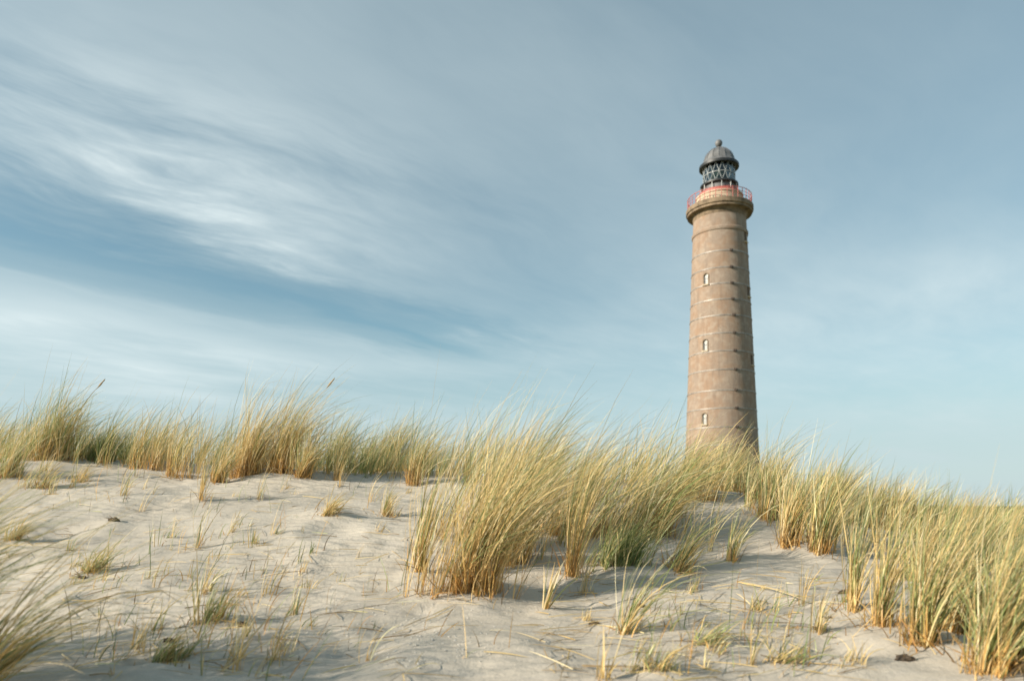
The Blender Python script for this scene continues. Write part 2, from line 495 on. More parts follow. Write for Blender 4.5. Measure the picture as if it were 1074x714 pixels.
# ------------------------------------------------------------------ lighthouse
def build_lighthouse():
    yaw = math.atan2(-LY, -LX)            # direction from the tower to the camera
    root = empty('lighthouse', (LX, LY, 0), 'tall round brick lighthouse with iron hoops and domed lantern behind the dune', 'lighthouse')
    E = EYE
    def rad(h):                            # h above the eye
        return 3.07 + (31.2 - h) * 0.0415
    hb, ht = -5.2, 33.05
    prof = [(rad(hb) + .15, hb + E), (rad(hb + .9) + .15, hb + .9 + E), (rad(hb + 1.0), hb + 1.0 + E)]
    for k in range(1, 40):
        h = hb + 1.0 + (ht - hb - 1.0) * k / 39
        prof.append((rad(h), h + E))
    prof = [(0, hb + E)] + prof + [(0, ht + E)]
    shaft = from_bm('tower_shaft', revolve(prof, 128), M['brick'], root)
    def dirv(a):                            # a degrees to the right of the camera-facing line
        q = yaw + math.radians(a)
        return Vector((math.cos(q), math.sin(q), 0))
    # openings
    wins = [(-27.5, 25.5), (-27.5, 18.0), (-27.5, 9.7), (66, 30.45), (67, 24.2), (66, 16.4)]
    W, H = 0.52, 1.2
    def arch(bm, a, h, w, hh, r_in, r_out):
        d = dirv(a); s = Vector((-d.y, d.x, 0)); up = Vector((0, 0, 1))
        pts = [(-w / 2, -hh / 2), (w / 2, -hh / 2)]
        for k in range(0, 9):
            q = math.pi * k / 8
            pts.append((w / 2 * math.cos(q), hh / 2 - w / 2 + w / 2 * math.sin(q)))
        fr = [bm.verts.new(d * r_out + s * x + up * (h + E + y)) for x, y in pts]
        bk = [bm.verts.new(d * r_in + s * x + up * (h + E + y)) for x, y in pts]
        n = len(pts)
        bm.faces.new(fr); bm.faces.new(bk[::-1])
        for k in range(n):
            bm.faces.new((fr[k], bk[k], bk[(k + 1) % n], fr[(k + 1) % n]))
    cb = bmesh.new()
    for a, h in wins:
        arch(cb, a, h, W, H, rad(h) - 0.42, rad(h) + 0.5)
    cut = from_bm('cutter', cb, M['brick'], root)
    md = shaft.modifiers.new('b', 'BOOLEAN'); md.operation = 'DIFFERENCE'; md.object = cut; md.solver = 'EXACT'
    dg = bpy.context.evaluated_depsgraph_get()
    nm = bpy.data.meshes.new_from_object(shaft.evaluated_get(dg))
    shaft.modifiers.clear(); shaft.data = nm; nm.name = 'tower_shaft'
    bpy.data.objects.remove(cut, do_unlink=True)
    for p in nm.polygons: p.use_smooth = False
    # windows
    for i, (a, h) in enumerate(wins):
        d = dirv(a); s = Vector((-d.y, d.x, 0)); lit = i < 3
        R = rad(h)
        pb = bmesh.new(); arch(pb, a, h, W - .02, H - .02, R - .36, R - (.13 if lit else .30))
        win = from_bm('window', pb, M['white'] if lit else M['dark'], root)
        fb = bmesh.new()
        z0 = h + E
        for k in (-1, 1):
            add_box(fb, d * (R - .06) + s * k * (W / 2 - .04) + Vector((0, 0, z0 - .12)), .10, .07, H - .36, math.atan2(d.y, d.x))
        add_box(fb, d * (R - .115) + Vector((0, 0, z0 + .05)), .04, W - .16, .03, math.atan2(d.y, d.x))
        add_box(fb, d * (R - .12) + Vector((0, 0, z0 - .05)), .035, .03, H - .25, math.atan2(d.y, d.x))
        if lit: from_bm('frame', fb, M['lead'], win)
        else: fb.free()
        sb = bmesh.new()
        add_box(sb, d * (R + .04) + Vector((0, 0, z0 - H / 2 - .07)), .30, W + .26, .13, math.atan2(d.y, d.x))
        from_bm('sill', sb, M['cream'], win)
        if not lit: continue
        # brick surround, slightly proud
        ub = bmesh.new()
        for k in (-1, 1):
            add_box(ub, d * (R - .02) + s * k * (W / 2 + .05) + Vector((0, 0, z0 - W / 4)), .12, .10, H - W / 2, math.atan2(d.y, d.x))
        for k in range(9):
            q = math.pi * (k + .5) / 9
            c = d * (R - .02) + s * math.cos(q) * (W / 2 + .05) + Vector((0, 0, z0 + H / 2 - W / 2 + math.sin(q) * (W / 2 + .05)))
            vs = add_box(ub, (0, 0, 0), .12, .10, .13)
            mt = Matrix.Translation(c) @ Matrix.Rotation(math.atan2(d.y, d.x), 4, 'Z') @ Matrix.Rotation(q, 4, 'X')
            bmesh.ops.transform(ub, matrix=mt, verts=vs)
        from_bm('surround', ub, M['stone'], win)
    # iron hoops with clamps
    hoops = [28.5, 26.6, 24.8, 23.0, 21.2, 19.2, 17.2, 15.1, 12.8, 10.8, 8.7, 6.7, 4.7, 2.6, 0.5]
    for h in hoops:
        R = rad(h)
        o = from_bm('iron_hoop', ring_bm(R - .06, R + .045, h + E - .06, h + E + .06, 96), M['iron'], root)
        for a in (23, 203):
            cbm = bmesh.new()
            d = dirv(a + 1.2 * math.sin(h * 3))
            add_box(cbm, d * (R + .06) + Vector((0, 0, h + E)), .15, .36, .24, math.atan2(d.y, d.x))
            add_bar(cbm, d * (R + .17) + Vector((0, 0, h + E - .08)), d * (R + .17) + Vector((0, 0, h + E + .08)), .05)
            from_bm('clamp', cbm, M['clamp'], o)
    # string course below the gallery, corbel, slab
    R = rad(31.1)
    from_bm('string_course', revolve([(R - .1, 30.95 + E), (R + .09, 30.95 + E), (R + .13, 31.1 + E), (R + .13, 31.28 + E), (R + .04, 31.42 + E), (R - .1, 31.42 + E)], 96, True), M['brick'], root)
    cor = [(3.0, 32.85 + E), (rad(32.85) + .01, 32.85 + E)]
    for k in range(1, 7):
        q = k / 6 * math.pi / 2
        cor.append((3.02 + .28 * (1 - math.cos(q)), 32.9 + .62 * math.sin(q) + E))
    cor += [(3.0, 33.52 + E)]
    from_bm('corbel', revolve(cor, 96, True), M['stone'], root)
    from_bm('gallery_slab', revolve([(2.2, 33.5 + E), (3.68, 33.5 + E), (3.68, 33.72 + E), (3.82, 33.80 + E), (3.82, 34.24 + E), (3.74, 34.32 + E), (2.2, 34.32 + E)], 96, True), M['stone'], root)
    # railing
    rl = from_bm('railing', ring_bm(3.60, 3.65, 35.46 + E, 35.51 + E, 64), M['red'], root)
    for hz in (34.72, 35.08):
        from_bm('rail', ring_bm(3.61, 3.64, hz + E, hz + .03 + E, 64), M['red'], rl)
    for k in range(36):
        pb = bmesh.new()
        d = dirv(k * 10 + 4)
        add_bar(pb, d * 3.625 + Vector((0, 0, 34.30 + E)), d * 3.625 + Vector((0, 0, 35.53 + E)), .035)
        add_bar(pb, d * 3.625 + Vector((0, 0, 34.30 + E)), d * 3.625 + Vector((0, 0, 34.38 + E)), .10)
        from_bm('post', pb, M['red'], rl)
    # drum and lantern
    from_bm('drum', revolve([(2.2, 34.30 + E), (2.62, 34.30 + E), (2.62, 35.42 + E), (2.70, 35.45 + E), (2.70, 35.62 + E), (1.6, 35.62 + E)], 96), M['cream'], root)
    lan = from_bm('lantern', revolve([(1.75, 35.60 + E), (1.86, 35.60 + E), (1.86, 36.80 + E), (1.75, 36.80 + E)], 48, True), M['lead'], root)
    from_bm('red_band', ring_bm(1.88, 2.40, 35.62 + E, 35.98 + E, 64), M['red'], lan)
    for k in range(12):
        d = dirv(k * 30 + 8); pb = bmesh.new()
        add_bar(pb, d * 2.08 + Vector((0, 0, 35.95 + E)), d * 2.08 + Vector((0, 0, 36.82 + E)), .05)
        from_bm('bracket', pb, M['white' if k % 3 else 'greypaint'], lan)
    from_bm('walkway', revolve([(1.6, 36.80 + E), (2.12, 36.80 + E), (2.18, 36.86 + E), (2.18, 37.02 + E), (1.6, 37.02 + E)], 64, True), M['black'], lan)
    r0 = 1.82
    z = [37.02 + E, 38.05 + E, 39.12 + E]
    for hz in z:
        from_bm('glazing_ring', ring_bm(r0 - .03, r0 + .03, hz - .03, hz + .03, 48), M['greypaint'], lan)
    N = 16
    P = lambda k, zz: dirv(k * 360 / N) * r0 + Vector((0, 0, zz))
    bars = bmesh.new()
    for row, (z0, z1, off) in enumerate(((z[1], z[2], .5), (z[0], z[1], 0.0))):
        for k in range(N):
            add_bar(bars, P(k + off, z1), P(k + off + .5, z0), .03, 5)
            add_bar(bars, P(k + off, z1), P(k + off - .5, z0), .03, 5)
    tag(from_bm('glazing_bars', bars, M['greypaint'], lan), kind='stuff')
    for row, (z0, z1, off) in enumerate(((z[1], z[2], .5), (z[0], z[1], 0.0))):
        for k in range(N):
            for tri in ((P(k + off - .5, z0), P(k + off + .5, z0), P(k + off, z1)), (P(k + off, z1), P(k + off + 1, z1), P(k + off + .5, z0))):
                b = bmesh.new()
                c = sum(tri, Vector()) / 3
                n = (tri[1] - tri[0]).cross(tri[2] - tri[0]).normalized() * .006
                t0 = [b.verts.new(v + n) for v in tri]; t1 = [b.verts.new(v - n) for v in tri]
                b.faces.new(t0); b.faces.new(t1[::-1])
                for q in range(3): b.faces.new((t0[q], t1[q], t1[(q + 1) % 3], t0[(q + 1) % 3]))
                from_bm('pane', b, M['glass'], lan)
    lp = [(0, 36.9 + E), (.35, 36.9 + E), (.35, 37.3 + E)]
    for k in range(13):
        q = k / 12
        rr = .45 + .42 * math.sin(math.pi * q)
        lp += [(rr + .05, 37.35 + 1.3 * q + E), (rr, 37.35 + 1.3 * (q + .06) + E)]
    lp += [(.35, 38.8 + E), (.2, 39.1 + E), (0, 39.1 + E)]
    from_bm('lens', revolve(lp, 24), M['lens'], lan)
    # dome
    dome = from_bm('dome', revolve([(1.7, 39.10 + E), (2.20, 39.10 + E), (2.23, 39.18 + E), (2.23, 39.30 + E), (2.1, 39.42 + E), (1.82, 39.80 + E),
                                    (1.76, 39.95 + E), (1.66, 40.28 + E), (1.46, 40.64 + E), (1.16, 40.96 + E), (.80, 41.2 + E), (.40, 41.36 + E), (.0, 41.42 + E)], 16, False, yaw), M['lead'], lan)
    from_bm('eave_rim', ring_bm(1.95, 2.27, 39.02 + E, 39.30 + E, 64), M['black'], dome)
    rb = bmesh.new()
    for k in range(16):
        pts = [(1.86, 39.80), (1.79, 39.95), (1.69, 40.29), (1.49, 40.66), (1.18, 40.99), (.81, 41.23), (.40, 41.39)]
        d = dirv(k * 22.5)
        for (ra, za), (rb_, zb) in zip(pts[:-1], pts[1:]):
            add_bar(rb, d * ra + Vector((0, 0, za + E)), d * rb_ + Vector((0, 0, zb + E)), .015, 4)
    from_bm('seams', rb, M['lead'], dome)
    ball = [(0, 41.35 + E), (.26, 41.35 + E), (.20, 41.45 + E), (.15, 41.5 + E), (.15, 41.62 + E)]
    for k in range(1, 12):
        q = -math.pi / 2 + math.pi * k / 12
        ball.append((.42 * math.cos(q), 41.98 + .42 * math.sin(q) + E))
    ball += [(0, 42.42 + E)]
    from_bm('finial', revolve(ball, 24), M['lead'], dome, True)
    for o in root.children_recursive:      # true heights: the picture compresses the upper storeys a little
        for v in o.data.vertices:
            h = v.co.z - E
            v.co.z = E + h + .00037 * h * abs(h)
build_lighthouse()

# ------------------------------------------------------------------ grass
STRAW = np.array([[.72, .54, .25], [.80, .63, .33], [.70, .52, .22], [.82, .70, .44], [.58, .41, .17]])
GREEN = np.array([[.18, .24, .07], [.28, .33, .11], [.38, .42, .20], [.13, .18, .06]])
ORANGE = np.array([[.66, .37, .10], [.72, .44, .14], [.54, .28, .08], [.76, .54, .24]])
BROWN = np.array([[.22, .15, .08], [.30, .21, .11], [.40, .30, .17]])

def blade_mesh(name, root, L, az, th0, th1, width, cb, cm, ct, seg=6, curl=1.25):
    """N curved, folded, tapering blades as one mesh; every argument is an array over blades"""
    n = len(L)
    ring = np.linspace(0, 1, seg + 1)
    pos = np.zeros((n, seg + 1, 3))
    pos[:, 0] = root
    tang = np.zeros((n, seg + 1, 3))
    rz = RNG.normal(0, 0.16, n)
    crl = np.full(n, curl)
    if n > 20:                       # some blades are snapped over
        br = RNG.random(n) < .07
        crl[br] = 3.2
        th1 = np.where(br, th1 + RNG.uniform(.5, 1.5, n), th1)
    for k in range(seg + 1):
        s = ring[k]
        th = th0 + th1 * s ** crl
        a = az + rz * s
        tang[:, k] = np.stack([np.sin(th) * np.cos(a), np.sin(th) * np.sin(a), np.cos(th)], -1)
        if k:
            pos[:, k] = pos[:, k - 1] + 0.5 * (tang[:, k] + tang[:, k - 1]) * (L / seg)[:, None]
    spin = RNG.uniform(0, 2 * np.pi, n)
    side0 = np.stack([-np.sin(az), np.cos(az), np.zeros(n)], -1)[:, None, :]
    up = np.cross(tang, side0)
    side = side0 * np.cos(spin)[:, None, None] + up * np.sin(spin)[:, None, None]
    nrm = np.cross(side, tang)
    prof = np.interp(ring, [0, .15, .55, .85, 1], [.8, 1, .85, .5, .12])
    w = (width[:, None] * prof[None, :])[:, :, None] * 0.5
    v = np.stack([pos - side * w, pos + nrm * w * 0.7, pos + side * w], 2)          # n, seg+1, 3, 3
    V = v.reshape(-1, 3)
    base = (np.arange(n) * (seg + 1) * 3)[:, None, None]
    k = np.arange(seg)[None, :, None] * 3
    j = np.arange(2)[None, None, :]
    q = np.stack([base + k + j, base + k + j + 1, base + k + j + 4, base + k + j + 3], -1).reshape(-1, 4)
    s = ring[None, :, None]
    c = np.where(s < .35, cb[:, None, :] + (cm - cb)[:, None, :] * (s / .35), cm[:, None, :] + (ct - cm)[:, None, :] * ((s - .35) / .65))
    C = np.ones((n, seg + 1, 3, 4)); C[..., :3] = c[:, :, None, :]
    me = bpy.data.meshes.new(name)
    me.vertices.add(len(V)); me.vertices.foreach_set('co', V.ravel())
    me.loops.add(q.size); me.loops.foreach_set('vertex_index', q.ravel())
    me.polygons.add(len(q)); me.polygons.foreach_set('loop_start', np.arange(len(q)) * 4)
    me.polygons.foreach_set('use_smooth', np.ones(len(q), bool))
    a = me.color_attributes.new('col', 'FLOAT_COLOR', 'POINT')
    a.data.foreach_set('color', C.ravel())
    me.update()
    me.materials.append(M['blade'])
    return me

def pick(pal, n, jit=0.17):
    return np.clip(pal[RNG.integers(0, len(pal), n)] * (1 + RNG.normal(0, jit, (n, 1))), 0.01, 0.9)

WIND = math.radians(12)           # blades bow to the right and a little away

def tiller_set(cx, cy, H, per, lean, bend, spread=0.16, wid=0.0055):
    """blades of tillers rooted at (cx, cy); returns the arrays blade_mesh wants, without colours"""
    n = len(cx)
    idx = np.repeat(np.arange(n), per)
    N = len(idx)
    x = cx[idx] + RNG.normal(0, .010, N)
    y = cy[idx] + RNG.normal(0, .010, N)
    z = ground_z(x, y) - .03
    taz = WIND + RNG.normal(0, .55, n)
    tth = np.clip(lean + RNG.normal(0, .10, n), -.2, 1.2)
    L = H * np.clip(RNG.normal(.95, .20, n), .4, 1.35)[idx] * (.22 + .95 * RNG.beta(2.6, 1.5, N))
    az = taz[idx] + RNG.normal(0, .35, N)
    th0 = tth[idx] + RNG.normal(0, spread * .5, N)
    th1 = np.clip(bend + RNG.normal(0, spread * 1.3, N), .02, 1.9)
    return np.stack([x, y, z], -1), L, az, th0, th1, wid * np.clip(RNG.normal(1, .22, N), .5, 1.6)

def make_grass(name, parent, cx, cy, H, per, lean, bend, green, base_orange=.7, wid=.0055, spread=.22, seg=6):
    """straw and green blades of one tuft as two parts"""
    root, L, az, th0, th1, w = tiller_set(cx, cy, H, per, lean, bend, spread, wid)
    N = len(L)
    org = parent.location if parent else Vector((0, 0, 0))
    root = root - np.array(org)
    isg = RNG.random(N) < green
    made = []
    for nm, sel in (('straw_blades', ~isg), ('green_blades', isg)):
        k = int(sel.sum())
        if k == 0: continue
        if nm == 'green_blades':
            cm = pick(GREEN, k); ct = cm * .55 + pick(STRAW, k) * .45 * RNG.random((k, 1)) + cm * .2
            cb = np.where(RNG.random((k, 1)) < base_orange, pick(ORANGE, k), cm)
        else:
            cm = pick(STRAW, k); ct = cm * .95 + pick(STRAW, k) * .1
            cb = np.where(RNG.random((k, 1)) < base_orange, pick(ORANGE, k), cm)
        cb = np.where(RNG.random((k, 1)) < .15, pick(BROWN, k), cb)
        made.append(link(name if parent is None else nm, blade_mesh(nm, root[sel], L[sel], az[sel], th0[sel], th1[sel], w[sel], cb, cm, ct, seg), None, parent))
        made[-1]['kind'] = 'stuff'
    if parent is not None and H > .55:
        # stout straw-coloured culms in the lower half, one or two to a tiller
        n2 = len(cx)
        rt = np.stack([cx + RNG.normal(0, .008, n2), cy + RNG.normal(0, .008, n2), np.zeros(n2)], -1)
        rt[:, 2] = ground_z(rt[:, 0], rt[:, 1]) - .03
        c0, c1 = pick(ORANGE, n2) * 1.06, pick(STRAW, n2)
        link('culms', blade_mesh('culms', rt - np.array(org), H * RNG.uniform(.3, .6, n2), WIND + RNG.normal(0, .5, n2), lean + RNG.normal(0, .10, n2), bend * RNG.uniform(.2, .6, n2),
                                 RNG.uniform(.006, .011, n2), c0, c0 * .5 + c1 * .5, c1, 4), None, parent)['kind'] = 'stuff'
    return made

def dead_sheaths(parent, cx, cy, n, H, lean=.15):
    """short broken dead stalks and sheaths at the foot of a tuft"""
    k = RNG.integers(0, len(cx), n)
    x = cx[k] + RNG.normal(0, .05, n); y = cy[k] + RNG.normal(0, .05, n)
    root = np.stack([x, y, ground_z(x, y) - .02], -1) - np.array(parent.location)
    az = RNG.uniform(0, 2 * np.pi, n)
    pal = np.concatenate([ORANGE, BROWN])
    c = pick(pal, n)
    link('dead_sheaths', blade_mesh('dead_sheaths', root, H * RNG.uniform(.3, 1.2, n), az, np.abs(RNG.normal(lean, .55, n)), RNG.uniform(0, .9, n), RNG.uniform(.004, .008, n), c, c, c * .9, 4), None, parent)['kind'] = 'stuff'

def seed_stalk(parent, x, y, H, lean, bend, az=None):
    """flowering stem with a spindle-shaped spike"""
    org = np.array(parent.location)
    root = np.array([[x, y, float(ground_z(np.array([x]), np.array([y]))[0]) - .02]]) - org
    az = WIND if az is None else az
    c = np.array([[.52, .40, .22]])
    st = link('seed_stalk', blade_mesh('seed_stalk', root, np.array([H]), np.array([az]), np.array([lean]), np.array([bend]), np.array([.015]), c, c, c, 8), None, parent)
    me = st.data
    v = np.zeros(len(me.vertices) * 3); me.vertices.foreach_get('co', v); v = v.reshape(-1, 3, 3).mean(1)
    a, b = Vector(v[-3]), Vector(v[-1])
    d = (b - a).normalized()
    Ls = .15
    prof = [(0, -.01)] + [(.0085 * math.sin(math.pi * (q / 10)) ** .6 + .001, Ls * q / 10) for q in range(1, 10)] + [(0, Ls)]
    bm = revolve(prof, 7)
    for vv in bm.verts: vv.co.x *= 1 + .25 * math.sin(vv.co.z * 900); vv.co.y *= 1 + .25 * math.sin(vv.co.z * 760)
    bmesh.ops.transform(bm, matrix=Matrix.Translation(b - d * .07) @ d.to_track_quat('Z', 'Y').to_matrix().to_4x4(), verts=bm.verts)
    m2 = from_bm('seed_head', bm, M['seed'], st, True)

M['seed'] = simple('seed_head_straw', (0.40, 0.29, 0.16), 0.8, 0.0, 0.3, 60.0, 0.5, 120)

def ellipse(c, rx, ry, n, clump=.0):
    a = RNG.uniform(0, 2 * np.pi, n); r = np.where(RNG.random(n) < .7, np.abs(RNG.normal(0, .62, n)), np.sqrt(RNG.random(n)) * 1.25)
    x, y = c[0] + rx * r * np.cos(a), c[1] + ry * r * np.sin(a)
    if clump:
        k = max(2, int(n / 9))
        kc = RNG.integers(0, n, k)
        own = RNG.integers(0, k, n)
        x = x * (1 - clump) + x[kc][own] * clump
        y = y * (1 - clump) + y[kc][own] * clump
    return x, y

def tuft(px, py, rx, ry, n, H, lean, bend, green, label, per=6, orange=.7, sheaths=None, wid=.0044, group=None, cat='grass tuft', seeds=0, clump=.55, spread=.22, point=None, name='marram_tuft'):
    c = gp(px, py) if point is None else np.array(point)
    o = empty(name, tuple(c), label, cat, group)
    n = int(n * 1.4) if n > 8 else n
    x, y = ellipse(c, rx, ry, n, clump if n > 12 else 0)
    make_grass('blades', o, x, y, H, per, lean, bend, green, orange, wid, spread)
    sh = int(n * 1.8) if sheaths is None else sheaths
    if sh: dead_sheaths(o, x, y, sh, min(.28, H * .3))
    for k in range(seeds):
        i = RNG.integers(0, n)
        seed_stalk(o, x[i], y[i], H * RNG.uniform(1.0, 1.2), lean + RNG.uniform(-.05, .1), bend * RNG.uniform(.5, .9))
    return o

# the middle of the picture
T = [
 # px,  py,  rx,  ry,   n,   H,  lean, bend, green, label, kwargs
 (486, 618, .28, .16, 62, 1.12, .20, .75, .30, 'big windswept straw tuft with orange foot in the middle of the slope', dict(orange=.9)),
 (440, 600, .06, .12, 12, 1.00, .10, .55, .25, 'thin upright stems at the left edge of the big middle tuft', dict(orange=.85)),
 (530, 590, .28, .22, 52, 1.10, .26, .80, .34, 'dense leaning grass just behind the big middle tuft', dict()),
 (500, 566, .45, .25, 60, 1.02, .26, .80, .38, 'broad pale grass clump rising behind the middle tuft', dict()),
 (600, 604, .05, .05, 14, 1.00, .12, .62, .35, 'slender tall bundle with orange foot right of the big middle tuft', dict(orange=1)),
 (590, 560, .40, .28, 66, 0.98, .30, .85, .36, 'leaning straw grass clump behind the slender bundle', dict()),
 (672, 556, .34, .22, 52, 0.92, .38, .95, .46, 'green and straw clump bent far right, left of the lighthouse foot', dict()),
 (650, 592, .30, .14, 60, .42, .25, .8, .85, 'low dark green tuft between the middle tuft and the bare sand', dict(orange=.2, sheaths=30)),
 (708, 598, .10, .08, 14, .62, .5, .8, .6, 'small green tuft bowing right over the shaded sand', dict(orange=.3)),
 (571, 638, .02, .02, 4, .34, .35, .25, .15, 'pale broken stalks spread in a V at the foot of the middle tuft', dict(per=3, orange=1, sheaths=3, wid=.009)),
 (612, 622, .06, .04, 7, .26, .05, .3, .05, 'dry upright stubs standing in front of the slender bundle', dict(per=3, orange=.6)),
 (655, 664, .05, .04, 8, .62, .45, .9, .55, 'sparse green tuft arching right over the open sand', dict(per=6, orange=.3)),
 (633, 712, .015, .015, 3, .26, .18, .15, .0, 'single orange stalk bundle at the bottom edge of the picture', dict(per=4, orange=1, wid=.008)),
 (682, 704, .16, .06, 14, .15, .2, .7, .35, 'low mossy green and dry tuft near the bottom edge', dict(per=5)),
 (726, 676, .16, .05, 12, .22, .7, .7, .6, 'low green blades lying over the sand right of the arching tuft', dict(per=5, orange=.2)),
 (617, 650, .03, .03, 6, .10, .1, .5, .0, 'tiny withered brown tuft below the dry stubs', dict(per=5)),
 # lighthouse foot
 (768, 588, .05, .05, 10, .50, .15, .8, .4, 'small orange-footed tuft on the sand lip below the lighthouse', dict(orange=.9)),
 (722, 520, .32, .25, 66, 0.72, .22, .75, .42, 'grass clump overlapping the left foot of the lighthouse', dict()),
 (762, 512, .30, .25, 80, 0.70, .15, .70, .40, 'yellow-green grass clump right before the lighthouse foot', dict()),
 (790, 522, .08, .10, 14, 0.95, .38, .75, .1, 'straw plumes arching across the right foot of the lighthouse', dict()),
 (806, 545, .15, .14, 30, 0.78, .10, .62, .42, 'upright grass clump just right of the lighthouse', dict()),
 (826, 572, .13, .10, 28, 0.76, .10, .50, .35, 'straw-footed clump at the edge of the bare sand lip', dict(orange=.95)),
 (862, 580, .14, .10, 30, 0.72, .10, .55, .40, 'second straw-footed clump along the bare sand lip', dict(orange=.9)),
 (880, 545, .35, .25, 60, 0.64, .14, .62, .46, 'green-tipped clump behind the straw-footed clumps', dict()),
 (935, 556, .40, .25, 60, 0.58, .14, .62, .46, 'wide clump on the crest, right of the straw-footed clumps', dict()),
 # right
 (900, 640, .035, .06, 10, 0.66, .08, .45, .45, 'thin upright stems at the left edge of the right-hand grass', dict(orange=.95)),
 (924, 655, .06, .05, 18, 0.64, .10, .52, .40, 'upright straw stems beside the thin stems on the right', dict(orange=.95)),
 (962, 676, .10, .07, 34, 0.62, .16, .62, .45, 'full tuft above the dark hollow on the right', dict(orange=.9)),
 (1000, 660, .18, .12, 44, 0.60, .2, .66, .52, 'green and straw tuft behind the full tuft on the right', dict()),
 (1030, 704, .14, .08, 46, 0.62, .26, .66, .55, 'large tuft leaning out of the bottom right corner', dict(orange=.8)),
 (1085, 700, .16, .14, 54, 0.66, .22, .62, .62, 'dark green tuft cut by the right edge of the picture', dict(orange=.6)),
 (1060, 640, .30, .16, 50, 0.56, .22, .66, .55, 'green clump at the right edge, above the corner tuft', dict()),
 (960, 606, .25, .14, 46, 0.54, .16, .6, .46, 'open clump between the right-hand tufts and the crest', dict()),
 (1030, 596, .40, .2, 60, 0.50, .18, .62, .5, 'wide grass clump on the right slope under the crest', dict()),
 # left crest
 (48, 482, .34, .20, 56, .92, .12, .85, .52, 'bushy green and straw tuft on the crest at far left', dict(seeds=1)),
 (8, 500, .30, .14, 26, .62, .15, .8, .45, 'low grass at the left edge below the bushy crest tuft', dict()),
 (146, 492, .16, .12, 16, .86, .10, .85, .30, 'airy straw tuft on the left crest beside the dark green patch', dict(orange=.9)),
 (188, 500, .24, .12, 13, .80, .08, .75, .30, 'thin upright straw tuft on the left crest', dict(orange=.9)),
 (211, 524, .02, .03, 5, .78, .05, .45, .15, 'lone pair of orange stems standing on the left sand slope', dict(per=5, orange=1)),
 (262, 498, .22, .14, 50, .98, .14, .85, .22, 'tall golden tuft on the left crest with brown base', dict(orange=.9)),
 (292, 494, .20, .14, 46, 1.02, .16, .85, .26, 'tallest golden tuft of the left crest, topped by a seed head', dict(orange=.9, seeds=1)),
 (352, 504, .025, .03, 6, .62, .05, .5, .15, 'single pale stem bundle in front of the green crest strip', dict(per=5, orange=1)),
 (345, 490, .26, .16, 36, .84, .14, .8, .55, 'green mixed tuft on the crest behind the pale stem bundle', dict()),
 (402, 492, .34, .16, 46, .84, .16, .85, .58, 'green tuft with reddish base at the middle of the crest', dict(orange=.9)),
 (100, 484, .30, .14, 46, .46, .2, .8, .9, 'dark green patch between the far left tufts on the crest', dict(orange=.1)),
 (232, 506, .14, .08, 16, .62, .15, .8, .3, 'short straw tuft left of the golden crest tufts', dict(orange=.9)),
 (318, 500, .16, .08, 24, .70, .2, .8, .35, 'loose straw fringe right of the tallest golden tuft', dict(orange=.8)),
 (378, 488, .20, .10, 40, .46, .2, .8, .85, 'dark green low strip at the middle of the crest', dict(orange=.2)),
 (430, 508, .12, .10, 20, .80, .15, .8, .35, 'reddish-based tuft joining the crest to the middle grass', dict(orange=1)),
 (30, 512, .24, .10, 16, .34, .3, .9, .3, 'scrappy low grass on the sand at far left', dict(per=5)),
 (80, 505, .24, .08, 12, .26, .3, .9, .15, 'low dry grass scattered below the dark green patch', dict(per=5)),
 (345, 540, .12, .07, 22, .22, .35, .9, .05, 'bleached straw tuft flattened on the sand below the crest', dict(per=6, orange=.5)),
 (405, 540, .10, .08, 12, .30, .2, .8, .1, 'thin dry tuft left of the big middle tuft', dict(per=5)),
 # left foreground
 (-40, 740, .14, .12, 16, .80, .50, .9, .35, 'blurred foreground tuft bowing in from the bottom left corner', dict(orange=.3)),
 (12, 566, .05, .04, 14, .20, .2, 1.0, .25, 'small round tuft with orange heart at the left edge', dict(per=7, orange=1)),
 (92, 600, .10, .05, 14, .26, .3, .8, .5, 'thin green and brown tuft on the left sand slope', dict(per=5)),
 (205, 575, .02, .02, 4, .46, .05, .35, .6, 'solitary thin green stem standing on the left sand slope', dict(per=3)),
 (206, 655, .02, .02, 4, .44, .02, .3, .5, 'solitary pale stem rising near the bottom left', dict(per=3, wid=.007)),
 (232, 648, .12, .05, 16, .24, .2, .7, .55, 'sparse green sprigs above the shaded hollow at lower left', dict(per=4)),
 (180, 690, .16, .06, 20, .18, .25, .8, .5, 'low mixed sprigs near the bottom left edge', dict(per=5)),
 (266, 570, .02, .02, 5, .18, .1, .6, .3, 'little brown-tipped sprig at the middle of the left slope', dict(per=4)),
 (305, 645, .03, .02, 5, .20, .15, .6, .4, 'little upright sprig above the shaded hollow', dict(per=4)),
 (858, 662, .04, .03, 8, .26, .1, .8, .3, 'small dry sprig growing from a dark root on the right sand', dict(per=4, orange=.8)),
 (894, 694, .03, .02, 7, .16, .1, .9, .1, 'reddish withered sprig on the sand at lower right', dict(per=4, orange=1)),
 (883, 632, .03, .02, 6, .16, .2, .9, .6, 'tiny green sprig with dark root beside the right stems', dict(per=4)),
 (790, 640, .10, .05, 10, .16, .4, .6, .2, 'scattered dry stubs in the middle of the right sand', dict(per=3)),
 (815, 694, .14, .05, 14, .18, .6, .8, .35, 'flattened dry and green tuft at lower right of the sand', dict(per=5)),
]
for row in T:
    tuft(*row[:10], **row[10])

tuft(0, 0, .22, .15, 46, .62, .05, .35, 1.0, 'dark green bush peeping over the crest right of the lighthouse', orange=0.0, sheaths=0, cat='bush', name='crest_bush', wid=.009,
     point=(at(863, 520, 10.6)[0], 10.6, float(ground_z(np.array([at(863, 520, 10.6)[0]]), np.array([10.6]))[0])))
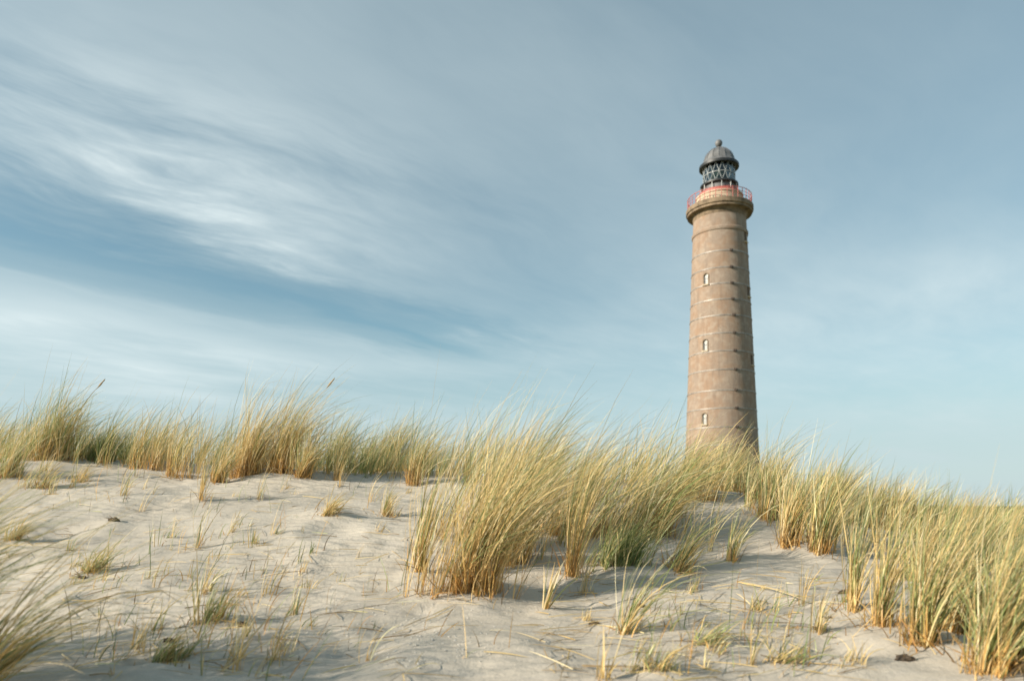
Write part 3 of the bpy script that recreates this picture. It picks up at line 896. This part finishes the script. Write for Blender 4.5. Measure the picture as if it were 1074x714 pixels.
# sprigs and stubs on the open sand; each is told by the feature next to it
ANCH = [(48, 482, 'the bushy far left crest tuft'), (100, 484, 'the dark green crest patch'), (146, 492, 'the airy straw crest tuft'), (188, 500, 'the thin upright crest tuft'),
        (262, 498, 'the tall golden crest tuft'), (352, 504, 'the single pale stem bundle'), (402, 492, 'the green tuft with reddish base'),
        (120, 546, 'the dark root clod on the upper left sand'), (205, 575, 'the solitary thin green stem'), (211, 524, 'the lone pair of orange stems'),
        (92, 600, 'the thin green and brown tuft on the left slope'), (206, 655, 'the solitary pale stem'), (232, 648, 'the sparse green sprigs by the hollow'),
        (180, 690, 'the low mixed sprigs at the bottom left'), (266, 570, 'the little brown-tipped sprig'), (305, 645, 'the little upright sprig by the hollow'),
        (345, 540, 'the bleached flattened tuft'), (405, 540, 'the thin dry tuft beside the middle grass'), (440, 600, 'the thin stems edging the big middle tuft'),
        (655, 664, 'the sparse arching green tuft'), (682, 704, 'the low mossy tuft at the bottom'), (726, 676, 'the low green blades on the sand'),
        (858, 662, 'the dry sprig with the dark root'), (894, 694, 'the reddish withered sprig'), (883, 632, 'the tiny green sprig with the dark root'),
        (790, 640, 'the scattered dry stubs'), (815, 694, 'the flattened tuft on the right sand'), (254, 655, 'the black clod by the hollow'),
        (768, 588, 'the small orange-footed tuft'), (440, 665, 'the white shell grit'), (12, 566, 'the small round orange-hearted tuft')]
USED = set()
def sprigs(zone, n, H, green, what, group):
    x0, x1, y0, y1 = zone
    for _ in range(n):
        for _try in range(12):
            px, py = RNG.uniform(x0, x1), RNG.uniform(y0, y1)
            lab = None
            for ax, ay, an in sorted(ANCH, key=lambda q: math.hypot(q[0] - px, (q[1] - py) * 1.6))[:3]:
                dx, dy = px - ax, py - ay
                far = '' if math.hypot(dx, dy) < 45 else 'some way '
                rel = ('right of' if dx > 0 else 'left of') if abs(dx) > 2.2 * abs(dy) else ('below' if dy > 0 else 'above') if abs(dy) > 1.6 * abs(dx) else \
                      ('below and ' if dy > 0 else 'above and ') + ('right of' if dx > 0 else 'left of')
                cand = '%s %s%s %s' % (what, far, rel, an)
                if cand not in USED and len(cand.split()) <= 16:
                    lab = cand
                    break
            if lab: break
        if not lab: continue
        USED.add(lab)
        tuft(px, py, .03, .02, int(RNG.integers(1, 5)), H * RNG.choice([.4, .7, 1.0, 1.5, 2.2], p=[.25, .3, .25, .12, .08]), .15, RNG.uniform(.2, 1.1), green * RNG.choice([0, .6, 1.3]), lab, per=int(RNG.integers(2, 5)), group=group, sheaths=3, orange=.6, name='grass_sprig', cat='sprig', wid=.0048)
sprigs((60, 340, 560, 645), 40, .17, .45, 'thin sprig', 'sprigs on the left sand slope')
sprigs((110, 340, 655, 712), 22, .17, .5, 'thin low sprig', 'sprigs at the bottom left')
sprigs((0, 440, 492, 530), 26, .30, .25, 'loose dry grass', 'loose grass spilling from the left crest')
sprigs((90, 425, 515, 560), 18, .13, .1, 'short dry stub', 'stubs below the left crest')
sprigs((690, 880, 605, 708), 26, .12, .35, 'small dry stub', 'stubs on the right sand')
sprigs((340, 440, 570, 700), 8, .16, .6, 'thin green sprig', 'sprigs left of the middle tuft')
# neighbours of the foreground tuft, left of the picture; they shade the hollow at lower left
for q, (tx, ty, th_) in enumerate(((-2.55, 2.75, .95), (-2.35, 2.45, .95), (-3.3, 3.0, .95))):
    tuft(0, 0, .18, .16, 75, th_, .25, .7, .5, ['dense tuft standing left of the bottom left corner', 'tuft nearest the camera beyond the left edge', 'tuft beyond the left edge, highest up the slope'][q],
         point=(tx, ty, float(ground_z(np.array([tx]), np.array([ty]))[0])))

# the mass of marram on and behind the crest: nobody could count it
def mass(name, label, dens, zx, zy, H, lean, bend, green, thr):
    n = int(dens * (zx[1] - zx[0]) * (zy[1] - zy[0]))
    x, y = RNG.uniform(*zx, n), RNG.uniform(*zy, n)
    keep = fbm(x * 1.3 + 3, y * 1.3, 3) > thr
    x, y = x[keep], y[keep]
    for o in make_grass(name, None, x, y, H, 6, lean, bend, green, .5, .0046):
        tag(o, label, 'grass', None, 'stuff')
        o['label'] = label + (' (green blades)' if 'green' in o.data.name else ' (straw blades)')
mass('crest_grass', 'thin marram grass covering the left of the dune crest', 46, (-8.5, 1.2), (8.0, 11.5), .70, .15, .8, .45, -.15)
mass('crest_grass', 'thin marram grass covering the right of the dune crest', 50, (1.2, 9.5), (8.4, 11.5), .56, .15, .75, .5, .0)
mass('low_grass', 'low green growth on the left of the dune crest', 70, (-5.4, -4.2), (8.2, 9.4), .40, .2, .7, .85, -.2)
mass('low_grass', 'low green growth on the middle of the dune crest', 80, (-2.6, -.8), (8.0, 9.4), .40, .2, .7, .85, -.2)
mass('slope_grass', 'marram grass spread over the middle rise', 36, (-.7, 1.6), (5.8, 8.4), .95, .25, .8, .42, -.2)
mass('right_grass', 'marram grass spread over the right rise', 70, (2.3, 8.5), (5.7, 8.6), .50, .16, .65, .5, -.28)

# ------------------------------------------------------------------ litter
def clod(px, py, r, label):
    c = gp(px, py)
    bm = bmesh.new()
    bmesh.ops.create_icosphere(bm, subdivisions=3, radius=1.0)
    sx, sy, sz = r * random.uniform(1, 1.5), r * random.uniform(.7, 1), r * random.uniform(.5, .8)
    off = random.uniform(0, 50)
    for v in bm.verts:
        k = 1 + .9 * float(fbm(np.array([v.co.x * 1.6 + off]), np.array([v.co.y * 1.6 + v.co.z * 2.1]), 3)[0])
        v.co = Vector((v.co.x * sx, v.co.y * sy, v.co.z * sz)) * k
    root = empty('root_clod', (c[0], c[1], c[2] + sz * .25), label, 'root clod')
    from_bm('lump', bm, M['clod'], root, False)
    n = 7
    b = np.zeros((n, 3)); b[:, 2] = -.01
    cc = pick(BROWN, n)
    link('rootlets', blade_mesh('rootlets', b, r * RNG.uniform(2, 4, n), RNG.uniform(0, 6.28, n), RNG.uniform(.4, 1.2, n), RNG.uniform(.2, 1, n), np.full(n, .005), cc, cc, cc, 4), None, root)
clod(120, 546, .032, 'dark brown root clod on the upper left sand')
clod(86, 606, .022, 'small dark clod under the thin tuft on the left slope')
clod(254, 655, .022, 'black clod at the edge of the shaded hollow')
clod(178, 672, .022, 'dark clod among the low sprigs near the bottom left')
clod(860, 660, .022, 'dark root clod under the small dry sprig on the right')
clod(948, 692, .024, 'black root clod in the hollow below the full right tuft')
clod(884, 622, .025, 'dark clod beside the thin right-hand stems')
clod(671, 636, .022, 'small black clod below the low dark green tuft')
clod(869, 648, .014, 'tiny dark clod just above the dry sprig on the right')
clod(623, 654, .018, 'small dark clod by the withered brown tuft')

def litter():
    pts = []
    zones = [((60, 430), (505, 712), 280), ((560, 880), (600, 712), 260), ((-10, 90), (510, 640), 80), ((330, 620), (610, 700), 25)]
    for zx, zy, n in zones:
        for _ in range(n):
            px, py = RNG.uniform(*zx), RNG.uniform(*zy)
            pts.append(at(px, py, 1)[:0].tolist() or gp(px, py))
    p = np.array(pts)
    n = len(p)
    L = RNG.uniform(.05, .30, n)
    az = RNG.normal(.1, .7, n) + np.pi * RNG.integers(0, 2, n)
    # follow the slope
    e = p[:, :2] + np.stack([np.cos(az), np.sin(az)], -1) * L[:, None]
    ze = ground_z(e[:, 0], e[:, 1])
    p[:, 2] += .008
    th = np.pi / 2 - np.arctan2(ze + .010 - p[:, 2], L)
    c = np.where(RNG.random((n, 1)) < .6, pick(STRAW, n), pick(BROWN, n))
    o = link('straw_litter', blade_mesh('straw_litter', p, L, az, th - .08, np.full(n, .16), RNG.uniform(.003, .006, n), c, c, c, 5, 1.0))
    tag(o, 'fallen dry stems strewn over the sand', 'litter', None, 'stuff')
    # thin shoots and stubble between the sprigs
    pts = []
    for zx, zy, n in [((80, 345), (555, 712), 260), ((680, 880), (605, 712), 130), ((0, 430), (495, 545), 110), ((345, 640), (600, 705), 30)]:
        for _ in range(n // 3):
            cx_, cy_ = RNG.uniform(*zx), RNG.uniform(*zy)
            for _k in range(3): pts.append(gp(cx_ + RNG.normal(0, 9), cy_ + RNG.normal(0, 3)))
    p = np.array(pts); n = len(p); p[:, 2] -= .01
    c = np.where(RNG.random((n, 1)) < .35, pick(GREEN, n), np.where(RNG.random((n, 1)) < .6, pick(ORANGE, n), pick(BROWN, n)))
    o = link('dry_stubble', blade_mesh('dry_stubble', p, RNG.gamma(3, .045, n), RNG.normal(.2, 1.0, n), np.abs(RNG.normal(0, .35, n)), RNG.uniform(0, 1.1, n), RNG.uniform(.0025, .006, n), c, c, c, 5))
    tag(o, 'thin shoots and dry stubble poking out of the sand', 'stubble', None, 'stuff')
    # shell grit
    bm = bmesh.new()
    for _ in range(230):
        px, py = RNG.normal(440, 55), RNG.normal(668, 20)
        if py < 632 or py > 716: continue
        c = gp(px, py); r = RNG.uniform(.002, .006)
        q = bmesh.ops.create_icosphere(bm, subdivisions=1, radius=r, matrix=Matrix.Translation(c + np.array([0, 0, r * .3])) @ Matrix.Rotation(RNG.uniform(0, 6), 4, 'Z') @ Matrix.Diagonal((1.4, .8, .5, 1)))
    o = from_bm('shell_grit', bm, M['shell'])
    tag(o, 'white shell grit scattered below the middle tuft', 'shell grit', None, 'stuff')
litter()

def fallen_stalk(px0, py0, px1, py1, lift, w, label):
    a, b = gp(px0, py0), gp(px1, py1)
    d = b - a
    L = float(np.linalg.norm(d)); az = math.atan2(d[1], d[0])
    th = math.acos(max(-1, min(1, (d[2] + lift) / L)))
    c = np.array([[.58, .46, .26]])
    o = empty('fallen_stalk', tuple(a), label, 'stalk')
    link('stem', blade_mesh('stem', np.array([[0, 0, .012]]), np.array([L]), np.array([az]), np.array([th - .12]), np.array([.22]), np.array([w]), c * .9, c, c, 8, 1.0), None, o)
    q = np.zeros((3, 3)); q[:, 2] = .012
    cc = pick(STRAW, 3)
    link('leaf', blade_mesh('leaf', q, L * RNG.uniform(.3, .6, 3), az + RNG.normal(0, .3, 3), np.full(3, th - .1), RNG.uniform(.05, .25, 3), np.full(3, .004), cc, cc, cc, 5), None, o)
fallen_stalk(232, 708, 312, 655, .10, .009, 'long pale stalk lying diagonally across the shaded hollow')
fallen_stalk(772, 612, 846, 638, .03, .008, 'pale stalk lying on the sand toward the right stems')
fallen_stalk(842, 618, 906, 619, .05, .006, 'thin straight stalk pointing at the thin right-hand stems')
fallen_stalk(150, 560, 215, 556, .02, .005, 'thin dry stalk on the sand beside the brown root clod')
fallen_stalk(700, 690, 770, 672, .03, .006, 'dry stalk lying among the low green blades')
